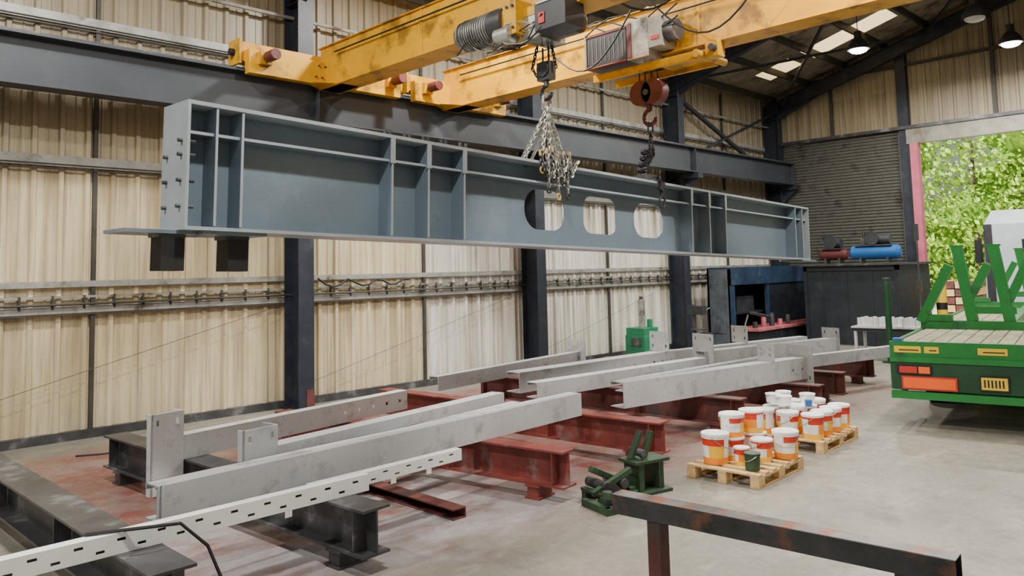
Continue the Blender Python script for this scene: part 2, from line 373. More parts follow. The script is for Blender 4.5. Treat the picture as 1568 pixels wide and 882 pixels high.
for x in fx:
    b.ext(I_prof(.42, .2, .018, .012), (x, 12.7, roofz(12.7) - .72), (x, RIDGE, roofz(RIDGE) - .62), 'frame')
    b.ext(I_prof(.42, .2, .018, .012), (x, YR, roofz(YR) - .72), (x, RIDGE, roofz(RIDGE) - .62), 'frame')
    b.add([(x-.01, 12.3, 7.2), (x-.01, 12.3, 7.5), (x-.01, 10.6, roofz(10.6)-.7), (x+.01, 12.3, 7.2), (x+.01, 12.3, 7.5), (x+.01, 10.6, roofz(10.6)-.7)], [(0, 1, 2), (3, 5, 4), (0, 3, 4, 1), (1, 4, 5, 2), (2, 5, 3, 0)], 'frame')
b.bar((19.1, 12.2, 7.6), (25.1, 7.5, roofz(7.5)-.4), .07, .07, 'frame'); b.bar((25.1, 12.2, 7.6), (19.1, 7.5, roofz(7.5)-.4), .07, .07, 'frame')
b.bar((19.1, 7.5, roofz(7.5)-.4), (25.1, 3, roofz(3)-.4), .07, .07, 'frame'); b.bar((25.1, 7.5, roofz(7.5)-.4), (19.1, 3, roofz(3)-.4), .07, .07, 'frame')
b.done(smooth=0)

b = B('trim_1')
for z in (4.0, 6.15):
    b.ext(C_prof(.16, .07, .008), (WX0, 12.80, z), (WX1, 12.80, z), 'rail')
    b.b2((WX0, 12.78, z+.02), (WX1, 12.80, z+.035), 'trimdk')
    b.b2((WX0, 12.79, z-.05), (WX1, 12.83, z-.03), 'trimdk')
for z, h in ((2.22, .09), (2.06, .035), (1.84, .10)):
    b.ext(C_prof(h, .06, .008), (WX0, 12.80, z), (WX1, 12.80, z), 'rail')
b.cyl((WX0, 12.76, 1.97), (WX1, 12.76, 1.97), .018, 'trimdk', n=8)
b.b2((WX0, 12.79, 1.81), (WX1, 12.82, 1.835), 'trimdk')
x = WX0 + .2
while x < 24.5:
    b.b2((x, 12.79, 1.9), (x+.03, 12.84, 2.10), 'trimdk'); x += .42
b.done(smooth=0)
b = B('trim_2')
for x in (-2.2, 3.84, 10.13, 16.22, 22.3):
    b.b2((x-.03, 12.81, 0), (x+.03, 12.86, 7.8), 'trimdk')
b.b2((WX0, 12.80, 0), (WX1, 12.90, .13), 'dksteel')
b.done(smooth=0)
b = B('wall_bracing')
for x0 in (1.3, 7.3, 13.3):
    b.cyl((x0, 12.76, .35), (x0+5.6, 12.76, 1.8), .0045, 'trimdk', n=5)
b.bar((19.2, 12.55, 7.3), (25.0, 12.55, 5.2), .1, .1, 'frame'); b.bar((19.2, 12.5, 5.3), (25.0, 12.5, 7.4), .06, .06, 'frame')
b.cyl((WX0, 12.7, 7.0), (WX1, 12.7, 7.0), .035, 'rail', n=8)
b.done(smooth=30)

b = B('crane_runway_beam')
b.ext(I_prof(.72, .34, .03, .02), (WX0, 12.0, 4.94), (25.2, 12.0, 4.94), 'runway')
b.b2((WX0, 11.97, 5.66), (25.2, 12.03, 5.72), 'dksteel')
for x in fx: b.b2((x-.01, 11.84, 4.97), (x+.01, 11.985, 5.63), 'runway')
b.done(smooth=0)

b = B('trim_3')
b.b2((25.3, 8.22, 0), (25.5, 8.52, roofz(8.4) - .25), 'frame')
b.b2((25.25, 1.0, 5.86), (25.48, 8.3, 6.32), 'lintel')
b.b2((25.2, 1.0, 6.32), (25.48, 12.4, 6.42), 'dksteel')
b.b2((25.2, 7.98, 0), (25.46, 8.2, 5.86), 'jamb')
b.b2((25.35, 12.3, 0), (25.46, 12.42, 6.32), 'trimdk')
for y in (3.6, 5.9, 10.6): b.b2((25.38, y-.05, 6.4), (25.46, y+.05, roofz(y)-.2), 'trimdk')
b.b2((25.36, 1, 8.3), (25.46, 11.5, 8.38), 'trimdk')
b.done(smooth=0)
b = B('door_1'); z = 0
while z < 6.25:
    b.add([(25.44, 8.6, z), (25.44, 12.3, z), (25.405, 12.3, z+.03), (25.405, 8.6, z+.03), (25.40, 8.6, z+.07), (25.40, 12.3, z+.07), (25.44, 12.3, z+.10), (25.44, 8.6, z+.10)],
          [(0, 1, 2, 3), (3, 2, 5, 4), (4, 5, 6, 7)], 'shutter'); z += .1
b.b2((25.445, 8.55, 0), (25.46, 12.35, 6.3), 'shutter')
b.done(smooth=0)

# ------------------------------------------------------------------ overhead cranes
def crane(X, xc0, xc1, zb, h, w):
    e = empty('overhead_crane', (X, 6, zb))
    b = B('bridge_girder')
    b.b2((X, -10.5, zb+.02), (X+w, 11.86, zb+h-.02), 'yellow')
    b.b2((X-.04, -10.5, zb+h-.02), (X+w+.04, 11.9, zb+h), 'yellow'); b.b2((X-.05, -10.5, zb), (X+w+.05, 11.9, zb+.02), 'yellow')
    for y in (-6, -3, 0, 3, 6, 9): b.b2((X-.012, y, zb+.02), (X, y+.05, zb+h-.02), 'yellow')
    b.cyl((X-.07, -10, zb+h*.75), (X-.07, 11.3, zb+h*.75), .015, 'black', n=6)
    b.done(e, bevel=.006)
    b = B('end_carriage')
    b.b2((xc0, 11.86, 5.80), (xc1, 12.14, 6.12), 'yellow'); b.b2((xc0+.1, 11.70, 5.58), (xc1-.1, 11.86, 5.98), 'yellow')
    for xx in (xc0+.35, xc1-.35):
        b.cyl((xx, 11.93, 5.84), (xx, 12.07, 5.84), .12, 'dksteel', n=24)
        b.box((xx, 11.66, 5.84), (.2, .12, .22), 'yellow'); b.cyl((xx, 11.55, 5.84), (xx, 11.28, 5.84), .09, 'maroon', n=16)
    for xx, s in ((xc0, -1), (xc1, 1)):
        b.cyl((xx, 12, 5.95), (xx+s*.1, 12, 5.95), .06, 'black', n=12); b.b2((xx-.02, 11.8, 5.74), (xx+.02, 12.2, 6.16), 'yellow')
    for i in range(8):
        b.cyl((xc0+.5+i*.06+.8, 11.66, 5.7+(i % 2)*.2), (xc0+.5+i*.06+.8, 11.70, 5.7+(i % 2)*.2), .018, 'dksteel', n=6)
    b.add([(X+.0, 11.86, zb), (X+w, 11.86, zb), (X+w, 11.2, zb), (X, 11.2, zb), (X-.35, 11.86, zb+.1), (X+w+.35, 11.86, zb+.1), (X+w+.35, 11.86, zb+.12), (X-.35, 11.86, zb+.12)], [(0, 1, 2, 3), (4, 0, 3), (5, 2, 1)], 'yellow')
    b.done(e, bevel=.008)
    return e
c1 = crane(7.15, 5.65, 8.85, 5.52, .74, .36)
c2 = crane(9.95, 9.0, 11.6, 5.52, .80, .34)

b = B('electric_hoist')
b.cyl((7.0, 7.85, 5.5), (7.0, 7.25, 5.5), .19, 'dksteel', n=24)
for i in range(12): b.cyl((7.0, 7.27+i*.045, 5.5), (7.0, 7.285+i*.045, 5.5), .215, 'silver', n=24)
b.cyl((7.0, 7.95, 5.5), (7.0, 7.84, 5.5), .16, 'silver', r2=.21, n=24)
b.cyl((7.0, 7.25, 5.5), (7.0, 7.0, 5.5), .22, 'dksteel', n=24); b.cyl((6.9, 7.12, 5.3), (6.9, 6.85, 5.3), .12, 'silver', n=20)
b.b2((6.85, 6.75, 5.28), (7.4, 7.05, 5.72), 'yellow'); b.b2((7.0, 6.5, 5.2), (7.5, 6.8, 5.55), 'silver')
for y in (6.8, 6.9, 7.0): b.cyl((6.82, y, 5.36), (6.85, y, 5.36), .02, 'dksteel', n=6); b.cyl((6.82, y, 5.64), (6.85, y, 5.64), .02, 'dksteel', n=6)
b.cyl((7.3, 6.52, 5.38), (7.3, 6.1, 5.38), .17, 'dksteel', n=20)
b.box((7.05, 6.2, 5.40), (.35, .5, .36), 'dkgrey'); b.b2((6.86, 6.0, 5.55), (6.872, 6.42, 5.575), 'white'); b.b2((6.86, 6.28, 5.3), (6.872, 6.38, 5.44), 'redp')
b.b2((6.99, 6.3, 5.5), (7.13, 7.9, 5.62), 'yellow'); b.b2((7.53, 6.3, 5.5), (7.62, 7.9, 5.62), 'yellow')
for y in (6.4, 6.9, 7.4, 7.8): b.cyl((7.05, y, 5.6), (7.13, y, 5.6), .07, 'dksteel')
for k in range(7):
    a = random.uniform(0, 6); pts = [(6.93+.1*math.sin(i*.9+a), 7.9-i*.2, 5.28 + .15*math.sin(i*.8+a+k)) for i in range(9)]; b.tube(pts, .010, 'black' if k % 3 else 'lintel', n=6)
b.done(c1, bevel=.006)
b = B('hook_block')
hx, hy = 7.42, 6.78
for dy in (-.05, .05): b.cyl((hx, hy+dy, 5.2), (hx, hy+dy, 4.98), .012, 'chaindk', n=6)
b.box((hx, hy, 4.88), (.12, .22, .24), 'dksteel'); b.cyl((hx-.08, hy, 4.9), (hx+.08, hy, 4.9), .10, 'dksteel', n=18)
b.chain([(hx, hy-.1, 5.25), (hx+.02, hy-.16, 4.9)], 'chaindk', .06, .009)
b.chain([(hx-.02, hy+.12, 5.25), (hx-.05, hy+.2, 4.95), (hx-.02, hy+.12, 4.8)], 'chaindk', .06, .009)
b.cyl((hx, hy, 4.78), (hx, hy, 4.68), .035, 'dksteel')
b.tube([(hx+.0, hy+.09*math.sin(t)-.0, 4.60+.09*math.cos(t)) for t in [i*.42 for i in range(12)]], .026, 'chaindk', n=8)
b.torus((hx, hy, 4.47), .075, .014, 'chain', (0, 0, 1), (1, 0, 0), L=.08, n=16)
b.done(c1, smooth=40)
b = B('electric_hoist')
b.box((9.78, 7.48, 5.73), (.4, .8, .52), 'dkgrey')
for i in range(9): b.b2((9.574, 7.14+i*.085, 5.54), (9.58, 7.150+i*.085, 5.93), 'lintel')
b.b2((9.57, 7.08, 5.47), (9.59, 7.90, 5.485), 'redp'); b.b2((9.57, 7.08, 5.98), (9.59, 7.90, 5.995), 'redp'); b.b2((9.565, 7.86, 5.47), (9.59, 7.89, 6.0), 'lintel')
b.box((9.78, 6.86, 5.76), (.42, .40, .6), 'silver'); b.b2((9.555, 6.97, 5.48), (9.57, 7.05, 6.02), 'maroon')
b.box((9.75, 6.55, 5.80), (.36, .24, .46), 'lintel'); b.b2((9.56, 6.48, 5.68), (9.572, 6.62, 5.74), 'redp'); b.cyl((9.75, 6.45, 5.8), (9.75, 6.25, 5.8), .16, 'dksteel', n=20)
b.b2((10.0, 5.9, 5.36), (10.4, 6.75, 5.48), 'yellow'); b.b2((9.77, 6.0, 5.30), (9.83, 7.9, 5.42), 'yellow'); b.b2((10.35, 6.0, 5.30), (10.41, 7.9, 5.42), 'yellow')
b.cyl((9.7, 5.95, 5.36), (10.5, 5.95, 5.36), .06, 'yellow'); b.box((9.9, 5.75, 5.42), (.2, .2, .26), 'yellow'); b.cyl((9.8, 5.7, 5.4), (9.7, 5.7, 5.4), .05, 'dksteel')
for k in range(4):
    pts = [(9.6, 7.9-.25*i, 6.02+.2*math.sin(i*.7+k)) for i in range(8)]; b.tube(pts, .012, 'black', n=6)
b.done(c2, bevel=.006)
b = B('hook_block')
hx2, hy2 = 10.05, 7.02
for dy in (-.17, -.06, .06, .17): b.cyl((hx2, hy2+dy, 5.5), (hx2, hy2+dy, 5.08), .010, 'chaindk', n=6)
b.cyl((hx2-.09, hy2+.11, 5.02), (hx2+.09, hy2+.11, 5.02), .20, 'maroon', n=24); b.cyl((hx2-.09, hy2-.11, 5.02), (hx2+.09, hy2-.11, 5.02), .20, 'maroon', n=24)
b.box((hx2, hy2, 4.98), (.14, .34, .26), 'maroon'); b.cyl((hx2-.11, hy2, 5.02), (hx2+.11, hy2, 5.02), .05, 'dksteel')
b.cyl((hx2, hy2, 4.88), (hx2, hy2, 4.74), .05, 'maroon')
b.tube([(hx2, hy2+.11*math.sin(t), 4.63+.12*math.cos(t)) for t in [i*.42 for i in range(12)]], .032, 'maroon', n=8)
b.done(c2, smooth=40)
b = B('crane_cable')
for X, y0, y1, z in ((7.6, 6.2, 4.2, 6.1), (9.5, 6.6, 4.6, 6.3), (9.5, 8.8, 6.9, 6.2)):
    b.tube([(X, y0+(y1-y0)*t, z - .75*math.sin(math.pi*t)) for t in [i/12 for i in range(13)]], .014, 'black', n=6)
b.done(c2)

# ------------------------------------------------------------------ suspended plate girder
P0 = Vector((2.66, 6.51, 2.71)); P1 = Vector((16.05, 7.32, 2.38)); LG = (P1-P0).length
dx = (P1-P0).normalized(); dy = Vector((0, 0, 1)).cross(dx).normalized(); dz = dx.cross(dy)
TG = Matrix(((dx.x, dy.x, dz.x, P0.x), (dx.y, dy.y, dz.y, P0.y), (dx.z, dy.z, dz.z, P0.z), (0, 0, 0, 1)))
H = 1.1; W = .46
b = B('steel_plate_girder', TG)
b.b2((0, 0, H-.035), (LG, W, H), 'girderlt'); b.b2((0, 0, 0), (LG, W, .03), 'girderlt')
wy0, wy1 = .23, .245
holes = [(.3695*LG, .84, .262), (.4625*LG, .80, .17), (.560*LG, .86, .262)]
hz0, hh = .505, .53
edges = [0]
for hx_, hw, rc in holes: edges += [hx_-hw/2-.12, hx_+hw/2+.12]
edges.append(LG)
for i in range(0, len(edges), 2): b.b2((edges[i], wy0, .035), (edges[i+1], wy1, H-.035), 'girder')
for hx_, hw, rc in holes:
    n = 64; xa, xb, za, zb_ = hx_-hw/2-.12, hx_+hw/2+.12, .035, H-.035; hp = []; op_ = []
    ang = sorted(set([2*math.pi*i/n for i in range(n)] + [math.atan2(zc-hz0, xc-hx_) % (2*math.pi) for xc in (xa, xb) for zc in (za, zb_)]))
    for t in ang:
        c, s_ = math.cos(t), math.sin(t)
        lo, hi = 0, 2
        def inside(r_):
            px, pz = abs(r_*c), abs(r_*s_); qx, qz = px-(hw/2-rc), pz-(hh/2-rc)
            return (math.hypot(max(qx, 0), max(qz, 0)) + min(max(qx, qz), 0)) < rc
        for _ in range(30):
            mid = (lo+hi)/2
            if inside(mid): lo = mid
            else: hi = mid
        hp.append((hx_+lo*c, hz0+lo*s_))
        ts = []
        if c > 1e-9: ts.append((xb-hx_)/c)
        if c < -1e-9: ts.append((xa-hx_)/c)
        if s_ > 1e-9: ts.append((zb_-hz0)/s_)
        if s_ < -1e-9: ts.append((za-hz0)/s_)
        k = min(ts); op_.append((hx_+k*c, hz0+k*s_))
    n = len(ang); vs = [(x, y, z) for y in (wy0, wy1) for (x, z) in hp+op_]
    fs = []
    for i in range(n):
        j = (i+1) % n
        fs += [(i, j, n+j, n+i), (2*n+i, 3*n+i, 3*n+j, 2*n+j), (i, 2*n+i, 2*n+j, j)]
    b.add(vs, fs, 'girder')
b.b2((-.025, 0, -.0), (0, W, H), 'girderlt'); b.b2((LG, 0, 0), (LG+.025, W, H), 'girderlt')
stf = [.018, .036, .163, .201, .242, .633, .678, .722, .951, .978]
for s_ in stf:
    x = s_*LG
    for (ya, yb) in ((.015, wy0), (wy1, W-.015)):
        b.b2((x-.01, ya, .035), (x+.01, yb, H-.035), 'girder')
    b.b2((x-.011, .008, .04), (x+.011, .016, H-.04), 'girderlt')
    if .1 < s_ < .8:
        b.b2((x-.03, .0, H-.30), (x+.03, .012, H-.035), 'girderlt')
b.b2((0, .06, .825), (LG, wy0, .84), 'girder'); b.b2((0, .05, .82), (LG, .06, .846), 'girderlt')
for z in (.2, .42, .64, .76): b.cyl((-.06, .10, z), (-.025, .10, z), .018, 'dksteel', n=6); b.cyl((.0, .10, z), (.09, .10, z), .018, 'dksteel', n=6)
for z in (.2, .42, .64): b.cyl((-.06, .36, z), (-.025, .36, z), .018, 'dksteel', n=6)
for s_ in (.158, .163, .178, .183, .198, .203, .218, .223, .240, .247, .628, .633, .652, .657, .676, .681, .70, .705, .722, .728):
    for y in (.06, .38): b.cyl((s_*LG, y, H), (s_*LG, y, H+.06), .018, 'dksteel', n=6)
b.b2((-.45, .14, -.03), (.35, .56, 0), 'girder'); b.b2((.15, .02, -.03), (.75, .5, 0), 'girder'); b.b2((LG-.4, 0, -.03), (LG+.35, .5, 0), 'girder')
for x in (-.13, .46):
    b.b2((x-.03, .17, -.06), (x+.20, .37, -.03), 'dksteel'); b.b2((x-.01, .16, -.34), (x+.19, .36, -.06), 'black')
b.done(bevel=0, smooth=30)

def gp(s_, y, z): return TG @ Vector((s_*LG, y, z))
b = B('chain_sling')
top = Vector((hx, hy, 4.40)); a0 = gp(.355, .24, H+.02)
for k, (ox, oy, oz) in enumerate([(-.16, -.26, -.10), (-.06, -.28, -.35), (.05, -.27, -.2), (.16, -.26, -.42), (.26, -.28, -.25), (.36, -.26, -.40), (0, .26, -.3), (.2, .27, -.2), (-.2, .0, 0)]):
    e_ = a0 + dx*ox + dy*oy*1.0
    mid = top.lerp(e_, .5) + dx*(.05*math.sin(k*2)) + Vector((0, 0, -.03))
    pts = [top, mid, e_ + Vector((0, 0, .02))] + ([e_ + Vector((0, 0, oz))] if oz else [])
    b.chain(pts, 'chain', .07, .0105)
    q = e_ + Vector((0, 0, oz)); b.torus(q + Vector((0, 0, -.04)), .04, .012, 'chainyel' if k % 3 == 0 else 'chaindk', (0, 0, 1), dx, n=10)
for k in range(6):
    p = a0 + dx*(-.2+.12*k) + dy*-.27
    b.chain([p + Vector((0, 0, .12)), p + dx*.05 + Vector((0, 0, -.16)), p + dx*.14 + Vector((0, 0, -.26+.05*k)), p + dx*.2 + Vector((0, 0, .05))], 'chain' if k % 2 else 'chaindk', .07, .0105)
    b.box(p + Vector((0, 0, .08+.03*(k % 3))), (.04, .03, .08), 'chainyel', rot=(0, .3*k, .5))
b.done(smooth=40)
b = B('chain_sling')
top = Vector((hx2, hy2, 4.52)); a1 = gp(.545, .24, H+.02)
b.torus(top + Vector((0, 0, -.06)), .07, .014, 'chaindk', (0, 0, 1), dx, L=.06, n=14)
for k, ox in enumerate((-.06, -.02, .03, .07)):
    b.chain([top + Vector((0, 0, -.12)), top + dx*ox + Vector((0, 0, -.45)), a1 + dx*ox*.6 + Vector((0, 0, .05))], 'chaindk', .07, .012)
for i in range(9):
    q = top.lerp(a1, .45+.055*i); b.torus(q, .06, .018, 'chaindk', (dx.x, dx.y, .25*(-1)**i), dy, n=12)
b.box(a1 + dy*-.1 + Vector((0, 0, .04)), (.22, .28, .07), 'dksteel', rot=(0, 0, .06))
b.chain([a1 + dy*-.27 + dx*.1 + Vector((0, 0, .05)), a1 + dy*-.28 + dx*.15 + Vector((0, 0, -.28))], 'chaindk', .08, .013)
b.torus(a1 + dy*-.29 + dx*.15 + Vector((0, 0, -.34)), .07, .018, 'chaindk', (0, 0, 1), dx, L=.05, n=14)
b.box(a1 + dy*-.29 + dx*.13 + Vector((0, 0, -.10)), (.1, .06, .14), 'chaindk', rot=(0, .4, 0))
b.done(smooth=40)

# ------------------------------------------------------------------ trestle beams
def trestle(name, p0, p1, m, zt=.5, h=.36, w=.22, feet=(.08, .92), footm=None):
    b = B(name); p0 = Vector((*p0, zt-h)); p1 = Vector((*p1, zt-h))
    b.ext(I_prof(h, w, .02, .014), p0, p1, m)
    d = (p1-p0).normalized(); n = Vector((-d.y, d.x, 0))
    for s_ in feet:
        q = p0.lerp(p1, s_); q.z = 0
        T = Matrix(((n.x, d.x, 0, q.x), (n.y, d.y, 0, q.y), (0, 0, 1, 0), (0, 0, 0, 1)))
        for lo, hi in (((-.14, -.09, 0), (.14, .09, .02)), ((-.12, -.07, .02), (.12, .07, zt-h-.02)), ((-.14, -.09, zt-h-.02), (.14, .09, zt-h-.001))):
            b.add([T @ Vector((x, y, z)) for x in (lo[0], hi[0]) for y in (lo[1], hi[1]) for z in (lo[2], hi[2])], CF, footm or m)
    for s_ in (.03, .33, .66, .97):
        q = p0.lerp(p1, s_)
        for sg in (-1, 1):
            c = q + n*sg*(w*.26) + Vector((0, 0, h/2)); b.box(c, (w*.42, .012, h-.04), m, rot=(0, 0, math.atan2(n.y, n.x)))
    return b.done(smooth=0)
trestle('steel_support_beam', (2.02, 5.1), (1.93, 10.9), 'dksteel', zt=.5, h=.34, w=.30, feet=(.04, .92))
trestle('steel_support_beam', (3.61, 5.2), (3.28, 10.05), 'dksteel', w=.26)
trestle('steel_support_beam', (6.0, 5.32), (5.35, 9.9), 'red', w=.24)
trestle('steel_support_beam', (7.80, 5.42), (7.38, 10.4), 'red', w=.24)
trestle('steel_support_beam', (9.80, 5.5), (9.45, 10.4), 'redbr')
trestle('steel_support_beam', (11.55, 5.2), (11.3, 10.4), 'redbr')
trestle('steel_support_beam', (13.1, 5.5), (12.8, 10.3), 'redbr')
trestle('steel_support_beam', (15.4, 5.9), (15.2, 9.9), 'redbr')
b = B('steel_floor_skid'); b.ext(C_prof(.1, .16), (5.0, 5.75, 0), (5.0, 9.6, 0), 'redbr'); b.done(smooth=0)
b = B('steel_floor_skid'); b.ext(I_prof(.14, .14), (4.1, 8.95, 0), (6.9, 9.3, 0), 'red') ; b.done(smooth=0)
b = B('steel_floor_skid'); b.ext(C_prof(.12, .1), (3.9, 6.9, 0), (5.2, 8.3, 0), 'redbr') ; b.done(smooth=0)
b = B('steel_floor_skid'); b.ext(I_prof(.16, .14), (5.8, 8.4, 0), (5.9+3.6, 9.0, 0), 'redbr') ; b.done(smooth=0)

# ------------------------------------------------------------------ fabricated members
def member(name, p0, p1, h, w, m='grey', z=.501, t=.012, plates=(), holes=0, lip=True, gusset=None):
    b = B(name); p0 = Vector((*p0, z)); p1 = Vector((*p1, z)); d = (p1-p0).normalized(); n = Vector((-d.y, d.x, 0)); L = (p1-p0).length
    xs = [0]; hs = set()
    cut = sorted([L-.14-i*.24 for i in range(holes)])
    for c in cut: xs += [c-.025, c+.025]
    xs.append(L); zs = [0, h*.42, h*.42+.04, h]
    for i in range(1, len(xs)-1, 2): hs.add((i, 1))
    b.grid(xs, zs, hs, t, m, p0, d, (0, 0, 1))
    for zz in (0, h-t):
        b.add([p0 + d*x + n*y + Vector((0, 0, zz+q)) for x in (0, L) for y in (0, w) for q in (0, t)], CF, m)
    if lip:
        b.add([p0 + d*x + n*y + Vector((0, 0, q)) for x in (0, L) for y in (w-t, w) for q in (h-.05, h)], CF, m)
    def holed(org, ax, pw, ph):
        b.grid([0, .05, .085, pw-.085, pw-.05, pw], [0, .06, .12, ph-.12, ph-.06, ph], {(1, 1), (3, 1), (1, 3), (3, 3)}, .016, m, org, ax, (0, 0, 1))
    for (s_, pw, z0, z1, off) in plates:
        org = p0 + d*(s_*L) + n*(w/2+off) - n*(pw/2); org.z = z0; holed(org, n, pw, z1-z0)
    if gusset:
        gl, z0, z1 = gusset
        org = p0 - d*gl - n*.0; org.z = z0; holed(org, d, gl, z1-z0)
        b.add([p0 - d*x + n*y + Vector((0, 0, q - z)) for x in (0, .016) for y in (0, w) for q in (z0, z1)], CF, m)
        b.add([p0 - d*x + n*y + Vector((0, 0, q - z)) for x in (gl-.016, gl) for y in (-.016, .07) for q in (z0, z1)], CF, m)
    return b.done(smooth=0)
member('grey_steel_channel', (2.30, 6.12), (7.52, 6.45), .27, .20, plates=((0.003, .10, .501, .77, -.1),))
member('grey_steel_channel', (3.74, 7.02), (7.30, 7.6), .20, .20, gusset=(.38, .501, .90))
member('grey_steel_channel', (3.56, 6.72), (7.2, 7.22), .13, .12, m='grey')
member('grey_steel_channel', (3.27, 8.06), (6.48, 8.62), .24, .16, m='white', holes=5, gusset=(.34, .21, .99))
member('grey_steel_channel', (7.70, 9.45), (11.75, 10.0), .22, .18, plates=((.98, .42, .45, .95, .0),), holes=2)
member('grey_steel_channel', (8.30, 8.30), (12.15, 8.15), .30, .28, plates=((.93, .42, .802, 1.15, .0),), holes=3)
member('grey_steel_channel', (8.10, 7.75), (12.05, 7.45), .22, .22)
member('grey_steel_channel', (9.3, 7.15), (13.2, 6.95), .16, .16)
member('grey_steel_channel', (8.21, 6.32), (12.10, 5.66), .33, .24, plates=((.995, .46, .42, 1.02, .0), (.78, .3, .835, 1.1, 0)), holes=2)
member('grey_steel_channel', (12.3, 8.35), (16.3, 7.6), .26, .20, plates=((.5, .4, .77, 1.1, 0),))
member('grey_steel_channel', (12.25, 7.6), (15.9, 6.75), .30, .22, m='grey', plates=((.02, .5, .45, 1.1, .0), (.97, .4, .45, 1.0, 0)))
member('grey_steel_channel', (12.7, 6.4), (15.9, 5.6), .20, .16, m='grey')
def slotted(name, p0, p1, z, h=.12, w=.10):
    b = B(name); p0 = Vector((*p0, z)); p1 = Vector((*p1, z)); d = (p1-p0).normalized(); n = Vector((-d.y, d.x, 0)); L = (p1-p0).length
    xs = [0]; hs = set(); x = .06; i = 1; row = 1
    zs = [0, h*.22, h*.36, h*.62, h*.76, h]
    while x < L-.1:
        xs += [x, x+.055]; hs.add((i, 1 if row else 3)); row = 1-row; i += 2; x += .13
    xs.append(L); b.grid(xs, zs, hs, .005, 'slot', p0, d, (0, 0, 1))
    b.add([p0 + d*x + n*y + Vector((0, 0, q)) for x in (0, L) for y in (0, w) for q in (h-.006, h)], CF, 'slot')
    b.add([p0 + d*x + n*y + Vector((0, 0, q)) for x in (0, L) for y in (w-.006, w) for q in (0, h)], CF, 'trimdk')
    for xx in (L*.5, L*.75): b.add([p0 + d*x + n*y + Vector((0, 0, q)) for x in (xx-.03, xx+.03) for y in (-.004, 0) for q in (-.05, h*.2)], CF, 'slot')
    return b.done(smooth=0)
slotted('slotted_steel_angle', (0.9, 5.66), (3.85, 5.66), .502, .135, .1)
slotted('slotted_steel_angle', (3.40, 5.80), (5.05, 5.86), .502, .105, .1)

# ------------------------------------------------------------------ foreground barrier
b = B('barrier_rail')
r0 = Vector((3.46, 2.73, 1.04)); r1 = Vector((3.60, 1.09, 1.04)); d = (r1-r0).normalized()
w_ = .05; b.ext([(-w_, -.05), (w_, -.05), (w_, .05), (-w_, .05)], r0, r1, 'rustrail', cap=False)
b.ext([(-w_, .05), (w_, .05), (w_, .053), (-w_, .053)], r0, r1, 'rusttop')
b.ext([(-w_+.008, -.042), (w_-.008, -.042), (w_-.008, .042), (-w_+.008, .042)], r0, r1, 'black', cap=False)
b.ext([(-w_+.008, -.042), (w_-.008, -.042), (w_-.008, .042), (-w_+.008, .042)], r0 + d*.06, r1 - d*.06, 'black')  # black lining and core stand in for shade inside the tube
for s_ in (.15, .88):
    q = r0.lerp(r1, s_); b.b2((q.x-.04, q.y-.04, .015), (q.x+.04, q.y+.04, .99), 'redbr' if s_ < .5 else 'rustrail'); b.b2((q.x-.1, q.y-.1, 0), (q.x+.1, q.y+.1, .015), 'rustrail')
b.done(smooth=0, bevel=.003)

# ------------------------------------------------------------------ pallets and pails
def pallet(cx, cy, lx, ly, rz):
    T = Matrix.Translation((cx, cy, 0)) @ Matrix.Rotation(rz, 4, 'Z'); b = B('wooden_pallet', T)
    for y in (-ly/2+.05, 0, ly/2-.05):
        b.b2((-lx/2, y-.05, 0), (lx/2, y+.05, .022), 'wood'); b.b2((-lx/2, y-.05, .1), (lx/2, y+.05, .122), 'wood')
        for x in (-lx/2+.07, 0, lx/2-.07): b.b2((x-.07, y-.05, .022), (x+.07, y+.05, .1), 'wood')
    n = 7
    for i in range(n):
        x = -lx/2 + .05 + i*(lx-.1)/(n-1); b.b2((x-.048, -ly/2, .122), (x+.048, ly/2, .144), 'wood')
    return b.done(smooth=0, bevel=.003)
pallet(8.10, 4.56, 1.10, .84, rad(2)); pallet(10.02, 4.80, 1.2, 1.0, rad(3))
def pail(b, x, y, z, r, h, style=0, rot=0):
    prof = [(r*.88, 0), (r*.90, h*.22), (r*.93, h*.60), (r*.96, h*.82), (r*1.0, h*.83), (r*1.0, h*.88), (r*.97, h*.885), (r*1.03, h*.90), (r*1.03, h*.985), (r*.96, h), (r*.9, h*.985)]
    n = 20
    def mf(k, i):
        i = (i+rot) % n
        if style == 2: return 'olive'
        if style == 3: return 'pailw'
        if k >= 6: return 'pailw'
        if k == 0: return 'pailo' if style == 0 else 'paily'
        if k == 1: return 'pailw' if i % 10 < 6 else ('paily' if style == 0 else 'pailo')
        if k == 2: return 'pailr' if (i % 10 > 2) else 'pailw'
        return 'pailw' if style == 0 else 'pailr'
    b.lathe((x, y, z), prof, 'pailw', n, mf)
    b.tube([(x + r*1.03*math.cos(t + rot), y + r*1.03*math.sin(t + rot), z + h*.86 - h*.35*math.sin(t)) for t in [math.pi*i/10 for i in range(11)]], .004, 'chain', n=5)
b = B('paint_pails')
z = .1445
for x, y, r, h, st in ((7.78, 4.74, .15, .33, 0), (7.88, 4.48, .085, .19, 1), (7.74, 4.28, .085, .18, 2), (8.48, 4.27, .145, .30, 0), (8.18, 4.40, .12, .24, 1), (8.06, 4.70, .14, .25, 1), (8.42, 4.62, .14, .25, 1), (8.35, 4.84, .10, .24, 0)):
    pail(b, x, y, z, r, h, st, random.randrange(20))
for x, y, r, h, st in ((8.08, 4.70, .14, .25, 0), (8.42, 4.64, .14, .25, 1)): pail(b, x, y, z+.2505, r, h, st, random.randrange(20))
b.done(smooth=40)
b = B('paint_pails')
for i in range(4):
    for j in range(3):
        x = 9.60 + i*.29 - j*.01; y = 4.46 + j*.32 + i*.012; pail(b, x, y, z, .135, .30 + .04*((i*j) % 2), 0 if (i+j) % 3 else 1, random.randrange(20))
